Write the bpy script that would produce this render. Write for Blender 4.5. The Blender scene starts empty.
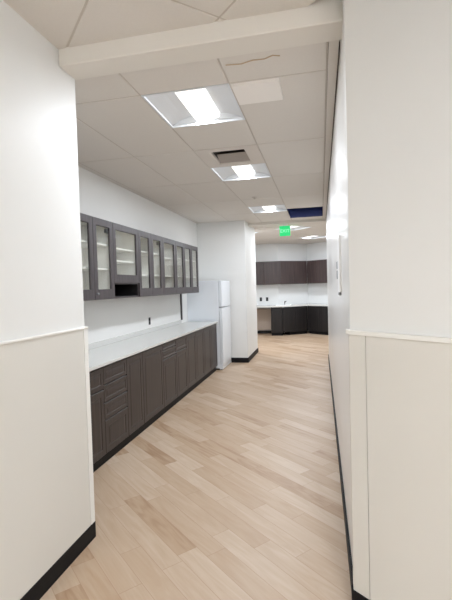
import bpy, bmesh, math, random
from mathutils import Vector, Matrix
random.seed(7)
S = bpy.context.scene
C = S.collection

# ------------------------------------------------------------------ materials
def new_mat(name):
    m = bpy.data.materials.new(name); m.use_nodes = True
    return m, m.node_tree, m.node_tree.nodes['Principled BSDF']

def srgb(r, g, b):
    f = lambda c: (c/255/12.92) if c/255 <= 0.04045 else ((c/255+0.055)/1.055)**2.4
    return (f(r), f(g), f(b), 1)

def mathn(nt, op, a, b=None, c=None):
    n = nt.nodes.new('ShaderNodeMath'); n.operation = op
    for i, v in enumerate((a, b, c)):
        if v is None: continue
        if isinstance(v, (int, float)): n.inputs[i].default_value = v
        else: nt.links.new(v, n.inputs[i])
    return n.outputs[0]

def paint(name, col, rough=0.6, var=0.02, scale=3.0, bump=0.02, bscale=220, spec=0.4):
    """Painted / plain surface with a faint procedural mottling."""
    m, nt, p = new_mat(name)
    tc = nt.nodes.new('ShaderNodeTexCoord')
    no = nt.nodes.new('ShaderNodeTexNoise'); no.inputs['Scale'].default_value = scale; no.inputs['Detail'].default_value = 4
    nt.links.new(tc.outputs['Object'], no.inputs['Vector'])
    mx = nt.nodes.new('ShaderNodeMix'); mx.data_type = 'RGBA'
    a = [max(0, c*(1-var)) for c in col[:3]]; b = [min(1, c*(1+var)) for c in col[:3]]
    mx.inputs[6].default_value = (*a, 1); mx.inputs[7].default_value = (*b, 1)
    nt.links.new(no.outputs['Fac'], mx.inputs[0]); nt.links.new(mx.outputs[2], p.inputs['Base Color'])
    p.inputs['Roughness'].default_value = rough; p.inputs['Specular IOR Level'].default_value = spec
    if bump:
        n2 = nt.nodes.new('ShaderNodeTexNoise'); n2.inputs['Scale'].default_value = bscale
        nt.links.new(tc.outputs['Object'], n2.inputs['Vector'])
        bp = nt.nodes.new('ShaderNodeBump'); bp.inputs['Strength'].default_value = bump; bp.inputs['Distance'].default_value = 0.01
        nt.links.new(n2.outputs['Fac'], bp.inputs['Height']); nt.links.new(bp.outputs[0], p.inputs['Normal'])
    return m

def wood(name, c1, c2, rough=0.38):
    """Dark laminate with fine vertical grain."""
    m, nt, p = new_mat(name)
    tc = nt.nodes.new('ShaderNodeTexCoord'); mp = nt.nodes.new('ShaderNodeMapping')
    mp.inputs['Scale'].default_value = (38, 38, 1.6)
    nt.links.new(tc.outputs['Object'], mp.inputs['Vector'])
    no = nt.nodes.new('ShaderNodeTexNoise'); no.inputs['Scale'].default_value = 1.0; no.inputs['Detail'].default_value = 6
    nt.links.new(mp.outputs[0], no.inputs['Vector'])
    rp = nt.nodes.new('ShaderNodeValToRGB'); rp.color_ramp.elements[0].position = 0.32; rp.color_ramp.elements[1].position = 0.68
    rp.color_ramp.elements[0].color = c1; rp.color_ramp.elements[1].color = c2
    nt.links.new(no.outputs['Fac'], rp.inputs[0]); nt.links.new(rp.outputs[0], p.inputs['Base Color'])
    p.inputs['Roughness'].default_value = rough; p.inputs['Specular IOR Level'].default_value = 0.45
    return m

def floor_material():
    m, nt, p = new_mat('plank floor')
    L = nt.links
    tc = nt.nodes.new('ShaderNodeTexCoord'); sp = nt.nodes.new('ShaderNodeSeparateXYZ')
    L.new(tc.outputs['Object'], sp.inputs[0])
    x, y = sp.outputs[0], sp.outputs[1]
    W = 0.13; LEN = 0.80; ca, sa = math.cos(math.radians(41.5)), math.sin(math.radians(41.5))
    u = mathn(nt, 'SUBTRACT', mathn(nt, 'MULTIPLY', x, ca), mathn(nt, 'MULTIPLY', y, sa))
    v = mathn(nt, 'ADD', mathn(nt, 'MULTIPLY', x, sa), mathn(nt, 'MULTIPLY', y, ca))
    vr = mathn(nt, 'DIVIDE', mathn(nt, 'SUBTRACT', v, 0.09), W)
    row = mathn(nt, 'FLOOR', vr)
    wn = nt.nodes.new('ShaderNodeTexWhiteNoise'); wn.noise_dimensions = '1D'; L.new(row, wn.inputs['W'])
    ur = mathn(nt, 'ADD', mathn(nt, 'DIVIDE', u, LEN), wn.outputs['Value'])
    cell = mathn(nt, 'FLOOR', ur)
    cv = nt.nodes.new('ShaderNodeCombineXYZ'); L.new(row, cv.inputs[0]); L.new(cell, cv.inputs[1])
    w2 = nt.nodes.new('ShaderNodeTexWhiteNoise'); w2.noise_dimensions = '3D'; L.new(cv.outputs[0], w2.inputs['Vector'])
    # grain, shifted per plank
    gv = nt.nodes.new('ShaderNodeCombineXYZ')
    L.new(mathn(nt, 'MULTIPLY', u, 2.2), gv.inputs[0]); L.new(mathn(nt, 'MULTIPLY', v, 17.0), gv.inputs[1])
    L.new(mathn(nt, 'MULTIPLY', w2.outputs['Value'], 37.0), gv.inputs[2])
    g = nt.nodes.new('ShaderNodeTexNoise'); g.inputs['Scale'].default_value = 1.0; g.inputs['Detail'].default_value = 5
    g.inputs['Distortion'].default_value = 1.4
    L.new(gv.outputs[0], g.inputs['Vector'])
    tone = mathn(nt, 'ADD', mathn(nt, 'MULTIPLY', w2.outputs['Value'], 0.46), mathn(nt, 'MULTIPLY', g.outputs['Fac'], 0.60))
    rp = nt.nodes.new('ShaderNodeValToRGB'); e = rp.color_ramp.elements
    e[0].position = 0.14; e[0].color = FL[0]
    e[1].position = 0.88; e[1].color = FL[3]
    k = e.new(0.38); k.color = FL[1]
    k = e.new(0.62); k.color = FL[2]
    L.new(tone, rp.inputs[0])
    # seams
    fv = mathn(nt, 'FRACT', vr); fu = mathn(nt, 'FRACT', ur)
    dv = mathn(nt, 'MULTIPLY', mathn(nt, 'MINIMUM', fv, mathn(nt, 'SUBTRACT', 1.0, fv)), W)
    du = mathn(nt, 'MULTIPLY', mathn(nt, 'MINIMUM', fu, mathn(nt, 'SUBTRACT', 1.0, fu)), LEN)
    d = mathn(nt, 'MINIMUM', dv, du)
    seam = mathn(nt, 'LESS_THAN', d, 0.0016)
    mx = nt.nodes.new('ShaderNodeMix'); mx.data_type = 'RGBA'
    L.new(mathn(nt, 'MULTIPLY', seam, 0.45), mx.inputs[0]); L.new(rp.outputs[0], mx.inputs[6])
    mx.inputs[7].default_value = srgb(150, 112, 84)
    L.new(mx.outputs[2], p.inputs['Base Color'])
    p.inputs['Roughness'].default_value = 0.42; p.inputs['Specular IOR Level'].default_value = 0.4
    bp = nt.nodes.new('ShaderNodeBump'); bp.inputs['Strength'].default_value = 0.15; bp.inputs['Distance'].default_value = 0.002
    L.new(mathn(nt, 'SUBTRACT', 1.0, seam), bp.inputs['Height']); L.new(bp.outputs[0], p.inputs['Normal'])
    return m

def glass_mat():
    m, nt, p = new_mat('clear cabinet glass')
    nt.nodes.remove(p)
    out = nt.nodes['Material Output']
    tr = nt.nodes.new('ShaderNodeBsdfTransparent'); tr.inputs[0].default_value = (0.95, 0.96, 0.95, 1)
    gl = nt.nodes.new('ShaderNodeBsdfGlossy'); gl.inputs['Roughness'].default_value = 0.04
    lw = nt.nodes.new('ShaderNodeLayerWeight'); lw.inputs[0].default_value = 0.5
    f5 = mathn(nt, 'ADD', mathn(nt, 'MULTIPLY', mathn(nt, 'POWER', lw.outputs['Facing'], 5.0), 0.9), 0.035)
    mx = nt.nodes.new('ShaderNodeMixShader')
    nt.links.new(f5, mx.inputs[0]); nt.links.new(tr.outputs[0], mx.inputs[1]); nt.links.new(gl.outputs[0], mx.inputs[2])
    nt.links.new(mx.outputs[0], out.inputs[0])
    return m

def emit(name, col, power):
    m, nt, p = new_mat(name)
    p.inputs['Base Color'].default_value = (*col[:3], 1)
    p.inputs['Emission Color'].default_value = (*col[:3], 1); p.inputs['Emission Strength'].default_value = power
    return m

LAMP = 1.6   # glow of the lens itself; the tube light inside carries the illumination
FL = [srgb(152, 119, 90), srgb(179, 153, 126), srgb(188, 165, 141), srgb(200, 181, 160)]
M = dict(
    wall=paint('white wall paint', srgb(232, 232, 229), 0.5),
    wall_gloss=paint('semi-gloss white wall paint', srgb(234, 233, 230), 0.3, bump=0.006, spec=0.6),
    back_wall=paint('white back room paint', srgb(232, 233, 232), 0.5),
    wains=paint('warm white wainscot panel', srgb(220, 217, 209), 0.45),
    cap=paint('white wainscot cap', srgb(240, 238, 232), 0.4),
    groove=paint('grey panel joint', srgb(176, 170, 162), 0.6),
    tile=paint('ceiling tile', srgb(222, 217, 210), 0.9, var=0.03, scale=90, bump=0.15, bscale=160),
    bar=paint('ceiling grid bar', srgb(198, 190, 180), 0.6),
    beam=paint('beam paint', srgb(228, 224, 216), 0.6),
    patch=paint('pale tile offcut', srgb(244, 240, 235), 0.8),
    stain=paint('chipped brown tile edge', srgb(196, 174, 146), 0.9),
    base=paint('black rubber base', srgb(13, 13, 16), 0.6, spec=0.25),
    floor=floor_material(),
    dark=wood('dark espresso laminate', srgb(44, 37, 35), srgb(62, 54, 51)),
    dark_up=wood('dark grey espresso laminate', srgb(56, 50, 52), srgb(76, 69, 71)),
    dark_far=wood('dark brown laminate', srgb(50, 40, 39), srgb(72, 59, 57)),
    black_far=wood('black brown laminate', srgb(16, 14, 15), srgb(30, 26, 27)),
    inner=paint('cream cabinet interior', srgb(249, 246, 240), 0.6),
    inner_dark=paint('black niche lining', srgb(22, 20, 21), 0.6),
    top=paint('white countertop', srgb(214, 214, 210), 0.25, var=0.02, scale=60, bump=0, spec=0.5),
    glass=glass_mat(),
    fridge=paint('white enamel', srgb(236, 241, 246), 0.28, bump=0.01, spec=0.5),
    grey=paint('grey plastic', srgb(140, 142, 145), 0.5),
    plate=paint('dark grey plastic', srgb(70, 70, 72), 0.5),
    white_pl=paint('white plastic', srgb(244, 244, 243), 0.4),
    pan=paint('white enamel reflector', srgb(226, 230, 234), 0.5, bump=0),
    vent=paint('off white vent metal', srgb(216, 209, 201), 0.5),
    deflect=paint('grey vent blade', srgb(168, 160, 153), 0.6),
    throat=paint('dark duct and edge shadow', srgb(92, 86, 82), 0.8),
    blue=paint('blue duct wrap', srgb(38, 52, 108), 0.7),
    navy=paint('navy duct wrap', srgb(18, 24, 62), 0.8),
    beige=paint('beige panel', srgb(180, 164, 150), 0.6),
    chrome=paint('dark brushed steel', srgb(90, 90, 92), 0.3),
    lens=emit('lit lens', (1.0, 0.985, 0.95), LAMP),
    exit=emit('lit green sign', srgb(40, 205, 120), 0.8),
    exit_t=emit('lit sign lettering', srgb(150, 245, 195), 1.0),
)
M['chrome'].node_tree.nodes['Principled BSDF'].inputs['Metallic'].default_value = 0.9

# ------------------------------------------------------------------ mesh builder
class MB:
    def __init__(s): s.bm = bmesh.new()
    def poly(s, pts):
        try: s.bm.faces.new([s.bm.verts.new(p) for p in pts])
        except ValueError: pass
        return s
    def box(s, x0, x1, y0, y1, z0, z1, bevel=0):
        b = bmesh.new(); bmesh.ops.create_cube(b, size=1)
        for v in b.verts: v.co = ((x0+x1)/2+v.co.x*(x1-x0), (y0+y1)/2+v.co.y*(y1-y0), (z0+z1)/2+v.co.z*(z1-z0))
        if bevel: bmesh.ops.bevel(b, geom=b.edges[:], offset=bevel, segments=2, affect='EDGES', profile=0.5)
        s.merge(b); return s
    def merge(s, b):
        me = bpy.data.meshes.new('tmp'); b.to_mesh(me); b.free(); s.bm.from_mesh(me); bpy.data.meshes.remove(me)
    def prism(s, pts, z0, z1):
        b = bmesh.new()
        lo = [b.verts.new((p[0], p[1], z0)) for p in pts]; hi = [b.verts.new((p[0], p[1], z1)) for p in pts]
        b.faces.new(lo[::-1]); b.faces.new(hi)
        n = len(pts)
        for i in range(n): b.faces.new((lo[i], lo[(i+1) % n], hi[(i+1) % n], hi[i]))
        bmesh.ops.recalc_face_normals(b, faces=b.faces[:]); s.merge(b); return s
    def obox(s, F, u0, u1, v0, v1, n0, n1, bevel=0):
        """box in a frame F=(origin, U, N): u along, v up, n outwards"""
        b = bmesh.new(); bmesh.ops.create_cube(b, size=1)
        for v in b.verts: v.co = ((u0+u1)/2+v.co.x*(u1-u0), (v0+v1)/2+v.co.y*(v1-v0), (n0+n1)/2+v.co.z*(n1-n0))
        if bevel: bmesh.ops.bevel(b, geom=b.edges[:], offset=bevel, segments=2, affect='EDGES', profile=0.5)
        for v in b.verts: v.co = fr(F, *v.co)
        bmesh.ops.recalc_face_normals(b, faces=b.faces[:]); s.merge(b); return s
    def rings(s, F, u0, u1, v0, v1, prof, hole=False):
        """rectangular rings: prof = list of (inset, n); capped at first/last unless hole"""
        b = bmesh.new(); R = []
        for ins, n in prof:
            i = ins if isinstance(ins, tuple) else (ins,)*4        # left, right, bottom, top
            R.append([b.verts.new(fr(F, a, c, n)) for a, c in ((u0+i[0], v0+i[2]), (u1-i[1], v0+i[2]), (u1-i[1], v1-i[3]), (u0+i[0], v1-i[3]))])
        for A, B in zip(R, R[1:]):
            for k in range(4): b.faces.new((A[k], A[(k+1) % 4], B[(k+1) % 4], B[k]))
        if hole:
            A, B = R[-1], R[0]
            for k in range(4): b.faces.new((A[k], A[(k+1) % 4], B[(k+1) % 4], B[k]))
        else:
            b.faces.new(R[0][::-1]); b.faces.new(R[-1])
        bmesh.ops.recalc_face_normals(b, faces=b.faces[:]); s.merge(b); return s
    def cyl(s, p, q, r, r2=None, seg=16):
        p = Vector(p); q = Vector(q); d = q-p
        b = bmesh.new()
        bmesh.ops.create_cone(b, cap_ends=True, segments=seg, radius1=r, radius2=r if r2 is None else r2, depth=d.length)
        bmesh.ops.transform(b, matrix=Matrix.Translation((p+q)/2) @ d.to_track_quat('Z', 'Y').to_matrix().to_4x4(), verts=b.verts[:])
        s.merge(b); return s
    def tube(s, pts, r, seg=12):
        for a, b in zip(pts, pts[1:]): s.cyl(a, b, r, seg=seg)
        return s
    def build(s, name, mat, parent=None, origin=None):
        me = bpy.data.meshes.new(name); o = bpy.data.objects.new(name, me); C.objects.link(o)
        org = Vector(origin) if origin is not None else (parent_world(parent) if parent else Vector((0, 0, 0)))
        bmesh.ops.translate(s.bm, vec=-org, verts=s.bm.verts[:])
        bmesh.ops.recalc_face_normals(s.bm, faces=s.bm.faces[:])
        s.bm.to_mesh(me); s.bm.free(); me.materials.append(mat)
        if parent: o.parent = parent; o.location = org-parent_world(parent)
        else: o.location = org
        return o

def parent_world(o):
    v = Vector((0, 0, 0))
    while o is not None: v = v+o.location; o = o.parent
    return v
def fr(F, u, v, n):
    o, U, N = F
    return Vector((o[0]+U[0]*u+N[0]*n, o[1]+U[1]*u+N[1]*n, o[2]+v))

def thing(name, label, cat, loc, group=None):
    o = bpy.data.objects.new(name, None); C.objects.link(o); o.location = loc; o.empty_display_size = 0.1
    o['label'] = label; o['category'] = cat
    if group: o['group'] = group
    return o
def tag(o, label, cat, group=None):
    o['label'] = label; o['category'] = cat
    if group: o['group'] = group
    return o
def struct(o): o['kind'] = 'structure'; return o

# ------------------------------------------------------------------ key dimensions
XL = -1.428      # near left wall face
YL = 2.33       # its corner
XR = 0.13       # corridor right wall face
YR = 2.03       # right wall corner
XK = -2.45      # kitchen back wall face
CK = 2.85       # kitchen ceiling
CN = 2.92       # near ceiling
YS = 8.30       # alcove wall behind the refrigerator
XS = -1.46      # its corner
YE = 9.65       # far end of that wall block
YH = 8.70       # header at the end of the corridor

# ------------------------------------------------------------------ floor
struct(MB().box(-3.4, 3.2, -3.6, 15.0, -0.08, 0).build('floor', M['floor']))

# ------------------------------------------------------------------ walls
struct(MB().box(XL-0.15, XL, -3.5, YL, 0, 3.0).build('wall_left', M['wall']))
struct(MB().box(XK-0.15, XL-0.15, YL-0.13, YL, 0, 3.0).build('wall_kitchen_front', M['wall']))
struct(MB().box(XK-0.15, XK, YL, YS, 0, 3.0).build('wall_kitchen', M['wall']))
struct(MB().box(XK-0.15, XS, YS, YE, 0, 3.0).build('wall_alcove', M['wall']))
# right: corridor wall and the wall that turns 45 degrees towards the near room
q = 2.3; AW = math.radians(40); qy = q*math.tan(AW)
struct(MB().box(XR, XR+0.14, YR+0.14, 8.82, 0, 3.0).build('wall_right', M['wall_gloss']))
struct(MB().prism([(XR, YR), (XR+q, YR-qy), (XR+q+0.1, YR-qy+0.1), (XR+0.14, YR+0.14), (XR, YR+0.14)], 0, 3.0).build('wall_right_angled', M['wall']))
struct(MB().box(XR+q, XR+q+0.14, -3.5, YR-qy+0.1, 0, 3.0).build('wall_near_right', M['wall']))
struct(MB().box(XL-0.15, XR+q+0.14, -3.6, -3.5, 0, 3.0).build('wall_near_back', M['wall']))
# back room
WB = [(-3.0, 13.35), (-1.31, 13.35), (-0.42, 14.0), (1.4, 12.635)]
struct(MB().prism(WB+[(1.4, 14.6), (-3.0, 14.6)], 0, 3.0).build('wall_back', M['back_wall']))
struct(MB().box(-3.12, -3.0, YE-0.13, 14.6, 0, 3.0).build('wall_back_left', M['back_wall']))
struct(MB().box(-3.0, XK-0.15, YE-0.13, YE, 0, 3.0).build('wall_back_side', M['back_wall']))
struct(MB().box(1.4, 1.52, 8.68, 14.6, 0, 3.0).build('wall_back_right', M['back_wall']))
struct(MB().box(XR+0.14, 1.4, 8.68, 8.82, 0, 3.0).build('wall_back_return', M['back_wall']))

# baseboards
BH = 0.098; BT = 0.012
struct(MB().box(XL, XL+BT+0.004, -3.5, YL, 0, BH).box(XL-0.15, XL+BT+0.004, YL, YL+BT, 0, BH).build('baseboard_left', M['base']))
struct(MB().box(XR-BT, XR, YR+0.02, 8.82, 0, BH).build('baseboard_right', M['base']))
r = 0.70710678; a = BT+0.012
struct(MB().prism([(XR-0.016, YR-0.012), (XR+q, YR-qy-a/math.cos(AW)), (XR+q, YR-qy), (XR, YR), (XR-0.001, YR+0.02), (XR-0.016, YR+0.02)], 0, BH).build('baseboard_right_angled', M['base']))
struct(MB().box(-1.80, XS+BT, YS-BT, YS, 0, BH).box(XS, XS+BT, YS, YE+BT, 0, BH).build('baseboard_alcove', M['base']))
struct(MB().box(-3.0, -1.50, 13.35-BT, 13.35, 0, BH).build('baseboard_back', M['base']))

# wainscot: panels that stand proud of the wall, capped by a slim white rail
WZ = 1.312
def wainscot_left():
    o = struct(MB().box(XL, XL+0.012, -3.5, YL-0.034, BH, WZ).build('trim_1', M['wains']))
    struct(MB().box(XL, XL+0.014, YL-0.030, YL+0.012, BH, WZ).box(XL-0.15, XL, YL, YL+0.012, BH, WZ).build('trim_2', M['cap']))
    struct(MB().box(XL, XL+0.018, -3.5, YL+0.016, WZ, WZ+0.014, 0.004).box(XL-0.15, XL, YL, YL+0.016, WZ, WZ+0.014).build('trim_3', M['cap']))
    struct(MB().box(XL, XL+0.004, YL-0.034, YL-0.030, BH, WZ).build('trim_4', M['groove']))
wainscot_left()
def along(t, n):  # point on the angled wall, t metres from the corner, n proud
    return (XR+t*math.cos(AW)-n*math.sin(AW), YR-t*math.sin(AW)-n*math.cos(AW))
def strip(t0, t1, n0, n1, z0, z1):
    return MB().prism([along(t0, n0), along(t1, n0), along(t1, n1), along(t0, n1)], z0, z1)
q2 = q/math.cos(AW)
struct(strip(0.090, q2, 0, 0.012, BH, WZ).build('trim_5', M['wains']))
struct(MB().prism([along(0, 0), along(0.086, 0), along(0.086, 0.012), along(0.0, 0.012), (XR-0.007, YR+0.0), (XR-0.007, YR+0.04), (XR, YR+0.04)], BH, WZ).build('trim_6', M['wains']))
struct(strip(0.086, 0.090, 0, 0.003, BH, WZ).build('trim_7', M['groove']))
struct(MB().prism([along(0, 0), along(q2, 0), along(q2, 0.022), along(0.004, 0.022), (XR-0.022, YR), (XR-0.014, YR+0.04), (XR, YR+0.04)], WZ, WZ+0.018).build('trim_8', M['cap']))

# beam over the passage between near room and corridor
struct(MB().box(XL, XR+1.2, 2.17, 2.34, 2.825, 3.0, 0.006).build('trim_10', M['beam']))
# header at the end of the corridor
struct(MB().box(XS, 1.4, YH, YH+0.14, 2.80, 3.0).build('trim_11', M['beam']))
# dark strip on the wall at the end of the wall cabinets
struct(MB().box(XK, XK+0.02, 7.12, 7.17, 0.972, 1.449).build('trim_12', M['dark']))

# ------------------------------------------------------------------ ceilings
def grid_ceiling(name, bname, region, z, ox, oy, w, l, rot, holes, slab_top=3.0, skip=None):
    """tiles as bevelled slabs with reveal; thin bars in between. region: convex polygon CCW"""
    cr, sr = math.cos(rot), math.sin(rot)
    T = lambda u, v: (ox+u*cr-v*sr, oy+u*sr+v*cr)
    us = []; vs = []
    for px, py in region:
        dx, dy = px-ox, py-oy; us.append(dx*cr+dy*sr); vs.append(-dx*sr+dy*cr)
    i0, i1 = math.floor(min(us)/w), math.ceil(max(us)/w); j0, j1 = math.floor(min(vs)/l), math.ceil(max(vs)/l)
    g = 0.006
    tb = bmesh.new(); bb = bmesh.new()
    def addbox(b, u0, u1, v0, v1, z0, z1, bev=0):
        vv = [b.verts.new((*T(u, v), zz)) for zz, e in ((z0, bev), (z0+bev*0.6, 0), (z1, 0)) for u, v in ((u0+e, v0+e), (u1-e, v0+e), (u1-e, v1-e), (u0+e, v1-e))]
        b.faces.new(vv[0:4]); b.faces.new(vv[8:12])
        for s_ in (0, 4):
            for k in range(4): b.faces.new((vv[s_+k], vv[s_+(k+1) % 4], vv[s_+4+(k+1) % 4], vv[s_+4+k]))
    for i in range(i0, i1):
        for j in range(j0, j1):
            cells = [(i*w, (i+1)*w, j*l, (j+1)*l)]
            for h in holes:
                out = []
                for c in cells:
                    if h[0] >= c[1]-1e-3 or h[1] <= c[0]+1e-3 or h[2] >= c[3]-1e-3 or h[3] <= c[2]+1e-3: out.append(c); continue
                    if h[2] > c[2]+1e-3: out.append((c[0], c[1], c[2], h[2]))
                    if h[3] < c[3]-1e-3: out.append((c[0], c[1], h[3], c[3]))
                cells = out
            for c in cells: addbox(tb, c[0]+g, c[1]-g, c[2]+g, c[3]-g, z, z+0.02, 0.004)
    # bars
    U0, U1, V0, V1 = i0*w, i1*w, j0*l, j1*l
    for i in range(i0, i1+1):
        addbox(bb, i*w-g, i*w+g, V0, V1, z+0.004, z+0.03)
    def inhole(u, v): return any(h[0]+1e-3 < u < h[1]-1e-3 and h[2]+1e-3 < v < h[3]-1e-3 for h in holes)
    extra = set([j*l for j in range(j0, j1+1)])
    for i in range(i0, i1):
        for v in list(extra):
            if not inhole((i+.5)*w, v): addbox(bb, i*w+g, (i+1)*w-g, v-g, v+g, z+0.004, z+0.03)
        for h in holes:
            if h[0]-1e-3 <= (i+.5)*w <= h[1]+1e-3:
                for v in (h[2], h[3]):
                    if min(abs(v-e) for e in extra) > 0.01: addbox(bb, i*w+g, (i+1)*w-g, v-g, v+g, z+0.004, z+0.03)
    res = []
    for b, nm, mt in ((tb, name, M['tile']), (bb, bname, M['bar'])):
        n = len(region)
        for k in range(n):
            p = Vector((*region[k], 0)); qv = Vector((*region[(k+1) % n], 0)); d = qv-p
            no = Vector((d.y, -d.x, 0)).normalized()
            bmesh.ops.bisect_plane(b, geom=b.verts[:]+b.edges[:]+b.faces[:], plane_co=p, plane_no=no, clear_outer=True, dist=1e-5)
        bmesh.ops.recalc_face_normals(b, faces=b.faces[:])
        m_ = MB(); m_.bm.free(); m_.bm = b
        res.append(struct(m_.build(nm, mt)))
    return res

# kitchen + corridor: panels 0.61 x 1.22, lines at x=-0.55-k*0.61, y=2.69+k*1.215
GX, GY, GW, GL = -0.55, 2.69, 0.612, 1.213
FIX = [(-1.162, -0.55, 2.69, 3.30), (-1.162, -0.55, 4.51, 5.116), (-1.162, -0.55, 6.93, 7.542)]
VENT = (-1.162, -0.55, 3.903, 4.51)
BLUE = (-0.55, 0.062, 7.36, 8.35)
holes = [(a-GX, b-GX, c-GY, d-GY) for a, b, c, d in FIX+[VENT, BLUE]]
grid_ceiling('ceiling', 'trim_13', [(XK, 2.34), (0.066, 2.34), (0.066, YS), (XK, YS)], CK, GX, GY, GW, GL, 0, holes)
grid_ceiling('ceiling_corridor_end', 'trim_14', [(XS, YS), (0.066, YS), (0.066, YH), (XS, YH)], CK, GX, GY, GW, GL, 0, holes)
# tan perimeter strip along the right wall and a dark strip painting the shadow at its edge
struct(MB().box(0.068, XR-0.008, 2.34, YH, CK-0.004, CK+0.03).build('trim_15', M['tile']))
struct(MB().box(XR-0.007, XR-0.0005, 2.45, YH, CK-0.012, CK+0.03).build('trim_16', M['throat']))
NO = (-0.91, 1.71)
# near room ceiling, grid turned 45 degrees
grid_ceiling('ceiling_near', 'trim_17', [(XL, -3.5), (XR+q, -3.5), (XR+q, YR-qy), (XR, YR), (XR, 2.17), (XL, 2.17)], CN, NO[0], NO[1], 1.22, 0.61, math.radians(-45), [])
# back room ceiling, turned 45 degrees as well
F45 = lambda cx, cy: (cx, cy)
BO = (-0.6, 9.9-0.4315)
grid_ceiling('ceiling_back', 'trim_18', [(-3.0, YH+0.14), (1.4, YH+0.14), (1.4, 14.2), (-3.0, 14.2)], CK, BO[0], BO[1], 0.61, 1.22, math.radians(45), [(0, 0.61, 0, 0.61), (1.83, 2.44, 1.22, 1.83), (0.61*-1, 0, 1.22, 1.83)])
# roof slab that closes everything
struct(MB().box(-3.4, 3.2, -3.6, 15.0, 3.5, 3.6).build('ceiling_slab', M['throat']))
struct(MB().box(-3.4, 3.2, -3.6, 2.2, 3.0, 3.05).build('ceiling_slab_near', M['throat']))

# ------------------------------------------------------------------ recessed lights
def troffer(label, cx, cy, z, rot=0.0, w=0.606, group='recessed square ceiling lights', watts=31):
    t = thing('ceiling_light', label, 'ceiling light', (cx, cy, z), group)
    U = (math.cos(rot), math.sin(rot)); N = (-math.sin(rot), math.cos(rot))
    P = lambda u, v, zz: Vector((cx+U[0]*u+N[0]*v, cy+U[1]*u+N[1]*v, z+zz))
    h = w/2
    def ringmesh(prof, mat, nm, cap=False):
        m = MB(); R = []
        for hx, hy, zz in prof: R.append([m.bm.verts.new(P(a*hx, b*hy, zz)) for a, b in ((-1, -1), (1, -1), (1, 1), (-1, 1))])
        for A, B in zip(R, R[1:]):
            for k in range(4): m.bm.faces.new((A[k], A[(k+1) % 4], B[(k+1) % 4], B[k]))
        if cap: m.bm.faces.new(R[-1])
        return m.build(nm, mat, t)
    ringmesh([(h, h, 0.02), (h, h, -0.002), (h-0.014, h-0.014, -0.002), (h-0.016, h-0.016, 0.008)], M['pan'], 'frame')
    # two sloping reflectors
    for s_ in (-1, 1):
        m = MB(); n = 5; pts = []
        for k in range(n+1):
            f = k/n; pts.append((s_*(h-0.016-(h-0.016-0.105)*f), 0.008+0.055*math.sin(f*math.pi/2)))
        for (a, za), (b, zb) in zip(pts, pts[1:]):
            m.poly([P(a, -h+0.03, za), P(a, h-0.03, za), P(b, h-0.03, zb), P(b, -h+0.03, zb)])
        # end wedges
        for e in (-1, 1):
            y0 = e*(h-0.016); y1 = e*(h-0.03)
            m.poly([P(pts[0][0], y0, 0.008), P(0, y0, 0.008), P(0, y1, 0.03), P(pts[0][0], y1, 0.02)])
            m.poly([P(p_[0], y1, p_[1]) for p_ in pts]+[P(pts[-1][0], y1, 0.02), P(pts[0][0], y1, 0.01)])
        m.build('reflector', M['pan'], t)
    # curved lens
    m = MB(); n = 8; pts = []
    for k in range(n+1):
        a_ = math.pi*k/n; pts.append((0.108*math.cos(a_), 0.060-0.045*math.sin(a_)))
    for (a, za), (b, zb) in zip(pts, pts[1:]):
        m.poly([P(a, -h+0.018, za), P(b, -h+0.018, zb), P(b, h-0.018, zb), P(a, h-0.018, za)])
    for e in (-1, 1): m.poly([P(a, e*(h-0.018), za) for a, za in pts])
    m.build('lens', M['lens'], t)
    la = bpy.data.lights.new('tubes', 'AREA'); la.shape = 'RECTANGLE'; la.size = 0.19; la.size_y = w-0.035; la.energy = watts
    la.color = (0.92, 0.975, 1.06)
    lo = bpy.data.objects.new('tubes', la); C.objects.link(lo); lo.parent = t; lo.location = (0, 0, 0.012); lo.rotation_euler = (0, 0, rot)
    # housing above
    ringmesh([(h, h, 0.021), (h, h, 0.09)], M['pan'], 'housing', cap=True)
    return t

def fc(f): return ((f[0]+f[1])/2, (f[2]+f[3])/2)
troffer('largest recessed square ceiling light, nearest over the kitchen cabinets', *fc(FIX[0]), CK)
troffer('recessed square ceiling light right behind the square air vent', *fc(FIX[1]), CK)
troffer('small recessed square ceiling light before the open blue ceiling panel, left of it', *fc(FIX[2]), CK)
c45 = math.radians(45)
def b45(u, v): return (BO[0]+(u-v)*r, BO[1]+(u+v)*r)
troffer('recessed ceiling light turned diagonally right behind the green exit sign', *b45(0.305, 0.305), CK, c45, watts=44)
troffer('farthest recessed ceiling light, turned diagonally above the far wall cabinets', *b45(2.135, 1.525), CK, c45, watts=44)
troffer('added unseen ceiling light in the left part of the far room', *b45(-0.305, 1.525), CK, c45, watts=44)  # hidden behind the alcove wall, added to light the far room
# lamps added out of view behind the camera to brighten the near walls
troffer('added unseen ceiling light in the near room, over the left wall', -0.4, -0.3, CN-0.003, c45, watts=10)
troffer('added unseen ceiling light in the near room, far behind, left', -0.4, -2.0, CN-0.003, c45, watts=105)
troffer('added unseen ceiling light in the near room, towards the right', 1.3, -1.3, CN-0.003, c45, watts=44)
troffer('added unseen ceiling light in the near room, far behind, right', 1.2, -2.8, CN-0.003, c45, watts=185)

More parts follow.
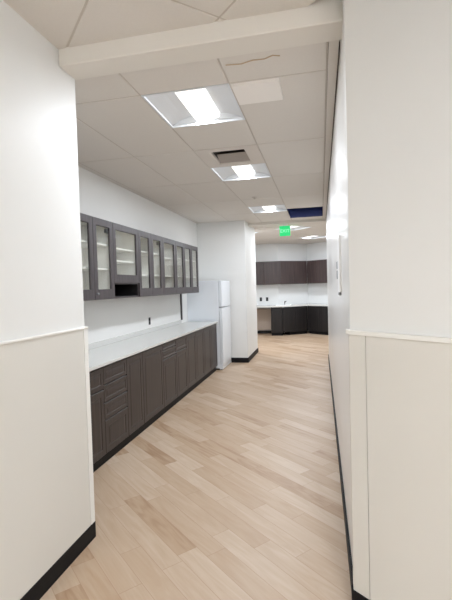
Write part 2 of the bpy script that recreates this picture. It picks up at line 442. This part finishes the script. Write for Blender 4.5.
# ------------------------------------------------------------------ air vents
def vent(name, label, cx, cy, z, rot, w, inner):
    t = thing(name, label, 'air vent', (cx, cy, z))
    U = (math.cos(rot), math.sin(rot)); N = (-math.sin(rot), math.cos(rot))
    P = lambda u, v, zz: Vector((cx+U[0]*u+N[0]*v, cy+U[1]*u+N[1]*v, z+zz))
    h = w/2
    def ring(prof, mat, nm, cap=False):
        m = MB(); R = []
        for hh, zz in prof: R.append([m.bm.verts.new(P(a*hh, b*hh, zz)) for a, b in ((-1, -1), (1, -1), (1, 1), (-1, 1))])
        for A, B in zip(R, R[1:]):
            for k in range(4): m.bm.faces.new((A[k], A[(k+1) % 4], B[(k+1) % 4], B[k]))
        if cap: m.bm.faces.new(R[-1])
        return m.build(nm, mat, t)
    def rect(prof, mat, nm, cap=False):
        m = MB(); R = []
        for hx, hy, zz in prof: R.append([m.bm.verts.new(P(a*hx, b*hy, zz)) for a, b in ((-1, -1), (1, -1), (1, 1), (-1, 1))])
        for A, B in zip(R, R[1:]):
            for k in range(4): m.bm.faces.new((A[k], A[(k+1) % 4], B[(k+1) % 4], B[k]))
        if cap: m.bm.faces.new(R[-1])
        return m.build(nm, mat, t)
    ix, iy = inner, inner*1.2
    rect([(h, h, 0.02), (h, h, -0.001), (ix+0.02, iy+0.02, -0.003), (ix, iy, 0.004), (ix, iy, 0.03)], M['vent'], 'face_plate')
    rect([(ix, iy, 0.03), (ix, iy, 0.16)], M['throat'], 'duct', cap=True)
    m = MB()   # curved deflector blade
    pr = [(iy*0.25, 0.055), (iy*0.6, 0.032), (iy*0.95, 0.006)]
    for (ya, za), (yb, zb) in zip(pr, pr[1:]):
        for dz in (0, 0.004): m.poly([P(-ix+0.004, ya, za+dz), P(ix-0.004, ya, za+dz), P(ix-0.004, yb, zb+dz), P(-ix+0.004, yb, zb+dz)])
    m.build('deflector', M['deflect'], t)
vent('air_vent', 'square off-white air vent set in the ceiling between two square lights', *fc(VENT), CK, 0, 0.606, 0.165)
cvx, cvy = -1.25, 9.6
vent('air_vent', 'far small ceiling vent left of the green exit sign', cvx, cvy, CK-0.004, c45, 0.30, 0.12)

# ------------------------------------------------------------------ open panel with blue duct wrap
o = MB()
x0, x1, y0, y1 = BLUE
x0 += .008; x1 -= .008; y0 += .008; y1 -= .008
t = thing('open_ceiling_panel', 'open ceiling bay showing dark blue duct wrap near the right wall', 'ceiling opening', (x0, y0, CK))
m = MB()
m.box(x0-0.006, x0, y0, y1, CK, 3.10).box(x1, x1+0.006, y0, y1, CK, 3.10).box(x0, x1, y1, y1+0.006, CK, 3.10)
m.build('bay_liner', M['blue'], t)
MB().box(x0, x1, y0-0.006, y0, CK, 3.10).box(x0, x1, y0, y1, 3.10, 3.11).build('bay_top', M['navy'], t)
m = MB(); yy = y0+0.62; rr = 0.19
m.cyl((x0+0.01, yy, 3.07-rr+0.02), (x1-0.01, yy, 3.07-rr+0.02), 0.11, seg=24)
m.build('duct', M['blue'], t)

# loose pale offcut of tile under the ceiling, with a chipped brown edge next to it
m = MB().box(-0.535, -0.23, 2.70, 2.975, CK-0.022, CK+0.001)
tag(m.build('tile_offcut', M['patch']), 'pale rectangular tile patch on the ceiling right of the largest light', 'ceiling patch')
m = MB(); pts = [(-0.52, 2.46), (-0.43, 2.472), (-0.36, 2.45), (-0.29, 2.455), (-0.24, 2.43), (-0.20, 2.445)]
for (a, b), (c, d) in zip(pts, pts[1:]): m.prism([(a, b-0.003), (c, d-0.003), (c, d+0.005), (a, b+0.005)], CK-0.003, CK-0.0002)
tag(m.build('chipped_tile_edge', M['stain']), 'brown chipped crack line in the ceiling just before the pale patch', 'ceiling damage')

# sprinkler
t = thing('sprinkler_head', 'tiny sprinkler head on the ceiling before the third square light', 'sprinkler', (-0.93, 6.2, CK))
MB().cyl((-0.93, 6.2, CK-0.008), (-0.93, 6.2, CK+0.001), 0.04, seg=24).build('escutcheon', M['vent'], t)
MB().cyl((-0.93, 6.2, CK-0.024), (-0.93, 6.2, CK-0.008), 0.010).cyl((-0.93, 6.2, CK-0.028), (-0.93, 6.2, CK-0.024), 0.020).build('deflector', M['vent'], t)

# exit sign
t = thing('exit_sign', 'lit green EXIT sign hanging from the ceiling at the corridor end', 'exit sign', (-0.735, 9.2, CK))
MB().box(-0.85, -0.62, 9.19, 9.215, 2.60, 2.815, 0.004).build('sign_panel', M['exit'], t)
MB().box(-0.80, -0.67, 9.175, 9.23, 2.815, CK-0.0005, 0.004).build('mount', M['white_pl'], t)
cu = bpy.data.curves.new('exit text', 'FONT'); cu.body = 'EXIT'; cu.size = 0.10; cu.align_x = 'CENTER'; cu.align_y = 'CENTER'; cu.extrude = 0.001
to = bpy.data.objects.new('exit text', cu); C.objects.link(to)
bpy.context.view_layer.update()
me = bpy.data.meshes.new_from_object(to.evaluated_get(bpy.context.evaluated_depsgraph_get()))
bpy.data.objects.remove(to)
lt = bpy.data.objects.new('lettering', me); C.objects.link(lt); me.materials.clear(); me.materials.append(M['exit_t'])
me.transform(Matrix.Rotation(math.radians(90), 4, 'X'))
lt.parent = t; lt.location = Vector((-0.735, 9.1885, 2.705))-t.location

# ------------------------------------------------------------------ cabinets
def panel_front(F, u0, u1, v0, v1, mat, parent, name='door', th=0.02, n0=0.0, flat=False):
    """raised-panel front"""
    e = 0.0015; fw = min(0.055, (v1-v0)*0.22, (u1-u0)*0.22)
    prof = [(e, n0), (e, n0+th-0.003), (e+0.003, n0+th), (fw, n0+th), (fw+0.006, n0+th-0.004), (fw+0.010, n0+th-0.004), (fw+0.030, n0+th-0.001), (fw+0.031, n0+th-0.001)]
    if flat: prof = prof[:3]
    return MB().rings(F, u0, u1, v0, v1, prof).build(name, mat, parent)

def glass_front(F, u0, u1, v0, v1, mat, parent, st=0.065, bot=0.10, top=0.07, hinge=False, knob=False):
    e = 0.0028; th = 0.02; i = (st, st, bot, top); i2 = tuple(k+0.004 for k in i)
    d = MB().rings(F, u0, u1, v0, v1, [((e,)*4, 0), ((e,)*4, th), (i, th), (i2, th-0.006), (i2, 0)], hole=True).build('door', mat, parent)
    MB().obox(F, u0+st, u1-st, v0+bot, v1-top, 0.006, 0.010).build('pane', M['glass'], d)
    if hinge: MB().obox(F, u1-st-0.05, u1-st-0.002, v1-top-0.055, v1-top-0.015, -0.02, 0.004, 0.003).build('hinge', M['plate'], d)
    if knob: MB().cyl(fr(F, u0+0.04, v0+0.06, th), fr(F, u0+0.04, v0+0.06, th+0.018), 0.010).build('knob', M['grey'], d)
    return d

# --- base cabinets along the left
FB = ((-1.90, 0, 0), (0, 1), (1, 0))     # carcass front plane x=-1.90, doors 2 cm proud
def base_cab(label, y0, y1, fronts):
    t = thing('base_cabinet', label, 'cabinet', (-2.17, (y0+y1)/2, 0), 'dark base cabinets under the long white worktop')
    MB().box(XK+0.001, -1.90, y0+0.001, y1-0.001, 0.09, 0.879).build('body', M['dark'], t)
    MB().box(XK+0.05, -1.915, y0+0.001, y1-0.001, 0, 0.09).build('toe_kick', M['base'], t)
    for nm, a, b, z0, z1 in fronts: panel_front(FB, a, b, z0, z1, M['dark'], t, nm)
Z0, Z1 = 0.095, 0.868
base_cab('dark base cabinet nearest the left wall corner, drawers over doors, partly hidden', 2.44, 3.34,
         [('drawer', 2.44, 2.89, 0.675, Z1), ('drawer', 2.89, 3.34, 0.675, Z1), ('door', 2.44, 2.89, Z0, 0.67), ('door', 2.89, 3.34, Z0, 0.67)])
base_cab('dark base cabinet made up of four stacked drawers', 3.34, 3.79,
         [('drawer', 3.34, 3.79, 0.71, Z1), ('drawer', 3.34, 3.79, 0.55, 0.705), ('drawer', 3.34, 3.79, 0.395, 0.545), ('drawer', 3.34, 3.79, Z0, 0.39)])
base_cab('narrow dark base cabinet with one door, just right of the stack of drawers', 3.79, 4.17, [('door', 3.79, 4.17, Z0, Z1)])
base_cab('wide dark base cabinet with one door, second from the stack of drawers', 4.17, 4.76, [('door', 4.17, 4.76, Z0, Z1)])
base_cab('dark base cabinet with two small drawers over a door, mid run', 4.76, 5.24,
         [('drawer', 4.76, 5.24, 0.79, Z1), ('drawer', 4.76, 5.24, 0.68, 0.785), ('door', 4.76, 5.24, Z0, 0.675)])
base_cab('dark base cabinet with one drawer over one door, past mid run', 5.24, 5.69,
         [('drawer', 5.24, 5.69, 0.70, Z1), ('door', 5.24, 5.69, Z0, 0.695)])
base_cab('dark two-door base cabinet, second from the refrigerator', 5.69, 6.57, [('door', 5.69, 6.13, Z0, Z1), ('door', 6.13, 6.57, Z0, Z1)])
base_cab('dark two-door base cabinet right beside the refrigerator', 6.57, 7.45, [('door', 6.57, 7.01, Z0, Z1), ('door', 7.01, 7.45, Z0, Z1)])

t = thing('worktop', 'long white countertop running along the dark base cabinets', 'countertop', (-2.15, 4.9, 0.88))
MB().box(XK+0.0005, -1.865, 2.42, 7.48, 0.88, 0.91, 0.003).build('slab', M['top'], t)
MB().box(XK+0.0005, XK+0.02, 2.42, 7.10, 0.9105, 0.97, 0.002).build('backsplash_curb', M['top'], t)

# --- wall cabinets along the left
FU = ((-2.14, 0, 0), (0, 1), (1, 0))
UZ0, UZ1 = 1.450, 2.257
def wall_cab(label, y0, y1, doors, shelves, z0=UZ0, niche=False, **kw):
    t = thing('wall_cabinet', label, 'cabinet', (-2.30, (y0+y1)/2, UZ0), 'glass-door wall cabinets over the worktop')
    th = 0.018; e = 0.0008; X0, X1 = XK+0.001, -2.141
    m = MB().box(X0, X1, y0+e, y0+th, UZ0, UZ1).box(X0, X1, y1-th, y1-e, UZ0, UZ1)
    m.box(X0, X1, y0+th, y1-th, UZ1-th, UZ1).box(X0, X1, y0+th, y1-th, UZ0, UZ0+th)
    if niche: m.box(X0, X1, y0+th, y1-th, z0-0.01, z0+th)
    m.build('body', M['dark_up'], t)
    # cream lining
    l = 0.003; zb = (z0+th) if niche else UZ0+th
    MB().box(X0, X0+0.006, y0+th, y1-th, zb, UZ1-th).box(X0, X1-0.004, y0+th, y0+th+l, zb, UZ1-th).box(X0, X1-0.004, y1-th-l, y1-th, zb, UZ1-th) \
        .box(X0, X1-0.004, y0+th, y1-th, zb, zb+l).box(X0, X1-0.004, y0+th, y1-th, UZ1-th-l, UZ1-th).build('lining', M['inner'], t)
    if niche:
        MB().box(X0, X0+0.006, y0+th, y1-th, UZ0+th, z0-0.01).box(X0, X1-0.003, y0+th, y0+th+l, UZ0+th, z0-0.01).box(X0, X1-0.003, y1-th-l, y1-th, UZ0+th, z0-0.01) \
            .box(X0, X1-0.003, y0+th, y1-th, UZ0+th, UZ0+th+l).build('niche', M['inner_dark'], t)
    for z in shelves: MB().box(X0+0.007, X1-0.02, y0+th+l, y1-th-l, z-0.009, z+0.009).build('shelf', M['inner'], t)
    for d in doors: glass_front(FU, d[0], d[1], z0, UZ1, M['dark_up'], t, **{**kw, **(d[2] if len(d) > 2 else {})})
wall_cab('glass-door wall cabinet nearest the left wall corner, beside the black niche', 2.87, 4.07,
         [(2.87, 3.27), (3.27, 3.67), (3.67, 4.07, dict(hinge=True, knob=True))], [1.76, 2.01])
wall_cab('short glass-door wall cabinet over an open black niche', 4.07, 4.70, [(4.07, 4.70)], [1.86, 1.995], z0=1.615, niche=True, bot=0.09, st=0.06)
wall_cab('two-door glass wall cabinet right of the open black niche', 4.70, 5.48, [(4.70, 5.09), (5.09, 5.48, dict(hinge=True))], [1.72, 2.01])
wall_cab('glass-door wall cabinet with one wide door, mid right of the row', 5.48, 6.02, [(5.48, 6.02)], [1.72, 1.98])
wall_cab('narrow single-door glass wall cabinet, second from the refrigerator end', 6.02, 6.42, [(6.02, 6.42, dict(st=0.055))], [1.72, 2.0])
wall_cab('two-door glass wall cabinet at the refrigerator end of the row', 6.42, 7.20, [(6.42, 6.81, dict(st=0.055)), (6.81, 7.20, dict(st=0.055))], [1.72, 2.0])

# outlet on the kitchen wall
t = thing('wall_outlet', 'small dark outlet on the kitchen wall between worktop and wall cabinets', 'outlet', (XK, 5.72, 1.07))
MB().box(XK, XK+0.006, 5.69, 5.75, 1.02, 1.125, 0.002).build('cover_plate', M['plate'], t)
MB().box(XK+0.006, XK+0.010, 5.703, 5.737, 1.035, 1.068, 0.001).box(XK+0.006, XK+0.010, 5.703, 5.737, 1.078, 1.111, 0.001).build('sockets', M['base'], t)

# ------------------------------------------------------------------ refrigerator
t = thing('refrigerator', 'white top-freezer refrigerator at the far end of the worktop', 'refrigerator', (-2.1, 7.86, 0))
fy0, fy1 = 7.51, 8.22; fx = -1.84
MB().box(-2.449, fx, fy0, fy1, 0.03, 1.66, 0.008).build('body', M['fridge'], t)
def fdoor(z0, z1, nm):
    b = bmesh.new(); n = 8; prof = []
    for k in range(n+1):
        f = k/n; prof.append((fx+0.006+0.056+0.012*math.sin(f*math.pi), fy0+(fy1-fy0)*f))
    m = MB(); m.prism([(fx+0.006, fy0), *prof, (fx+0.006, fy1)], z0, z1)
    o = m.build(nm, M['fridge'], t)
    bv = o.modifiers.new('bevel', 'BEVEL'); bv.width = 0.006; bv.segments = 2; bv.limit_method = 'ANGLE'; bv.angle_limit = math.radians(40)
    return o
fd = fdoor(1.17, 1.655, 'freezer_door'); rd = fdoor(0.115, 1.155, 'fridge_door')
MB().box(fx-0.02, fx+0.008, fy0+0.006, fy1-0.006, 1.145, 1.18).build('gasket', M['grey'], t)
MB().box(fx-0.02, fx+0.045, fy0+0.004, fy1-0.004, 0.012, 0.108, 0.006).build('base_grille', M['fridge'], t)
MB().box(-2.40, fx+0.02, fy0+0.03, fy1-0.03, 0, 0.03).build('feet', M['base'], t)

# ------------------------------------------------------------------ panel on the right wall
t = thing('wall_panel', 'thin upright white panel fixed on the glossy right corridor wall', 'wall panel', (XR, 2.9, 1.67))
MB().box(XR-0.014, XR, 2.80, 3.04, 1.49, 1.86, 0.003).build('panel', M['white_pl'], t)
MB().box(XR-0.014, XR, 3.041, 3.24, 1.655, 1.705, 0.002).box(XR-0.014, XR, 3.041, 3.24, 1.58, 1.64, 0.002).build('clips', M['grey'], t)
MB().box(XR-0.016, XR, 2.86, 2.95, 1.468, 1.4885, 0.004).build('knob', M['grey'], t)

# ------------------------------------------------------------------ far kitchen
def frame2(p, q_):
    d = Vector((q_[0]-p[0], q_[1]-p[1])); L = d.length; d /= L
    return ((p[0], p[1], 0), (d.x, d.y), (d.y, -d.x)), L
def off(p, q_, s, n):   # along p->q by s, outward (towards the camera) n
    F, L = frame2(p, q_); v = fr(F, s, 0, n); return (v.x, v.y)
BP = [(-2.45, 12.75), (-1.15, 12.75), (-0.42, 13.285), (0.75, 12.41)]     # base fronts
def far_base(label, p, q_, s0, s1, ndoors, depth, mat, inset=0.001):
    F, L = frame2(p, q_)
    c = fr(F, (s0+s1)/2, 0, -0.3)
    t = thing('base_cabinet', label, 'cabinet', (c.x, c.y, 0), 'dark base cabinets of the far kitchen')
    MB().obox(F, s0+inset, s1-0.001, 0.09, 0.868, -depth, -0.021).build('body', mat, t)
    MB().obox(F, s0+inset, s1-0.001, 0, 0.09, -depth, -0.05).build('toe_kick', M['base'], t)
    w = (s1-s0)/ndoors
    for k in range(ndoors): panel_front(F, s0+k*w, s0+(k+1)*w, 0.095, 0.862, mat, t, 'door', n0=-0.02, th=0.02)
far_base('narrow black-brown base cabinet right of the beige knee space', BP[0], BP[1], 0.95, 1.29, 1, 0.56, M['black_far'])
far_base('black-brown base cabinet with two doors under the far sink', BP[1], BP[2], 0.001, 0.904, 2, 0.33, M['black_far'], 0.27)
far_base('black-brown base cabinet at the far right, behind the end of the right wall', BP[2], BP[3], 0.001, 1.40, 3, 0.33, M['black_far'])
MB_ = MB().box(-2.44, -1.52, 13.30, 13.335, 0.115, 0.80, 0.003)
tag(MB_.build('knee_space_panel', M['beige']), 'beige board closing the knee space under the far worktop', 'panel')
t = thing('worktop', 'white countertop of the far kitchen, bent at the corner', 'countertop', (-0.9, 13.1, 0.87))
MB().prism([(-2.99, 12.72), (-1.15, 12.72), (-0.42, 13.255), (0.80, 12.345), (1.15, 12.81), (-0.42, 13.985), (-1.31, 13.335), (-2.99, 13.335)], 0.87, 0.91).build('slab', M['top'], t)
# the worktop rests on the cabinets and on an end panel at the left
tag(MB().box(-2.99, -2.97, 12.78, 13.33, 0, 0.869).build('end_panel', M['black_far']), 'dark end panel under the far worktop, left of the knee space', 'panel')

# far wall cabinets
UP = [(-2.6, 13.02), (-1.20, 13.02), (-0.42, 13.59), (0.85, 12.64)]
def far_wall(label, p, q_, s0, s1, n, depth=0.31):
    F, L = frame2(p, q_); c = fr(F, (s0+s1)/2, 0, -0.15)
    t = thing('wall_cabinet', label, 'cabinet', (c.x, c.y, 1.56), 'dark wall cabinets of the far kitchen')
    MB().obox(F, s0+0.001, s1-0.001, 1.56, 2.28, -depth, -0.021).build('body', M['dark_far'], t)
    w = (s1-s0)/n
    for k in range(n): panel_front(F, s0+k*w, s0+(k+1)*w, 1.562, 2.278, M['dark_far'], t, 'door', n0=-0.02, flat=True)
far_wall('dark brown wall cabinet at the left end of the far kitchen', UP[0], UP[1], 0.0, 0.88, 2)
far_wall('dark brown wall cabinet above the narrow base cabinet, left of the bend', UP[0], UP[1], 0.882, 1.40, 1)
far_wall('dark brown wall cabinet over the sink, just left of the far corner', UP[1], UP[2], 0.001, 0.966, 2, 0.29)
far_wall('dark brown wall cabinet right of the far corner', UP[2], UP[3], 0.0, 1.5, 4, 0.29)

# sink, faucet and outlets of the far kitchen
t = thing('sink', 'white drop-in sink in the far countertop', 'sink', (-1.2, 12.98, 0.91))
sF = ((-1.55, 12.86, 0), (1, 0), (0, -1))
MB().box(-1.37, -0.91, 12.90, 12.92, 0.9105, 0.93).box(-1.37, -0.91, 13.20, 13.22, 0.9105, 0.93).box(-1.37, -1.35, 12.92, 13.20, 0.9105, 0.93).box(-0.93, -0.91, 12.92, 13.20, 0.9105, 0.93).build('rim', M['white_pl'], t)
MB().box(-1.348, -0.932, 12.922, 13.198, 0.9105, 0.915).build('basin', M['grey'], t)
t = thing('faucet', 'dark faucet standing behind the far sink', 'faucet', (-1.12, 13.26, 0.91))
MB().cyl((-1.12, 13.26, 0.911), (-1.12, 13.26, 0.935), 0.03).tube([(-1.12, 13.26, 0.93), (-1.12, 13.26, 1.0), (-1.11, 13.22, 1.03), (-1.09, 13.12, 1.03), (-1.085, 13.09, 1.0)], 0.012).build('spout', M['chrome'], t)
MB().tube([(-1.12, 13.26, 1.0), (-1.06, 13.28, 1.03)], 0.008).build('handle', M['chrome'], t)
for px, lab in ((-1.88, 'dark outlet on the far kitchen wall, left of the pair'), (-1.68, 'dark outlet on the far kitchen wall, right of the pair')):
    t = thing('wall_outlet', lab, 'outlet', (px, 13.35, 1.08))
    MB().box(px-0.037, px+0.037, 13.342, 13.35, 1.04, 1.16, 0.002).build('cover_plate', M['plate'], t)
    MB().box(px-0.017, px+0.017, 13.339, 13.342, 1.055, 1.09).box(px-0.017, px+0.017, 13.339, 13.342, 1.11, 1.145).build('sockets', M['base'], t)

# ------------------------------------------------------------------ camera
f, yaw, pitch, roll = 420.26, .22279, .032836, .028144
cy, sy = math.cos(yaw), math.sin(yaw)
fw = Vector((-sy*math.cos(pitch), cy*math.cos(pitch), -math.sin(pitch)))
rt = Vector((cy, sy, 0)); dn = fw.cross(rt)
c_, s_ = math.cos(roll), math.sin(roll)
R_ = c_*rt+s_*dn; D_ = -s_*rt+c_*dn
cam = bpy.data.cameras.new('camera'); co = bpy.data.objects.new('camera', cam); C.objects.link(co)
m3 = Matrix((R_, -D_, -fw)).transposed()
co.matrix_world = Matrix.Translation((0, 0, 1.55)) @ m3.to_4x4()
cam.sensor_fit = 'VERTICAL'; cam.sensor_height = 36; cam.sensor_width = 36*452/600; cam.lens = f/600*36
cam.clip_start = 0.05; cam.clip_end = 60
S.camera = co

# ------------------------------------------------------------------ world & colour
w = bpy.data.worlds.new('world'); S.world = w; w.use_nodes = True
w.node_tree.nodes['Background'].inputs[0].default_value = (0.9, 0.92, 1, 1); w.node_tree.nodes['Background'].inputs[1].default_value = 0.3
S.view_settings.view_transform = 'Standard'; S.view_settings.look = 'None'
S.view_settings.gamma = 1.0; S.view_settings.use_curve_mapping = False
S.view_settings.exposure = -0.17
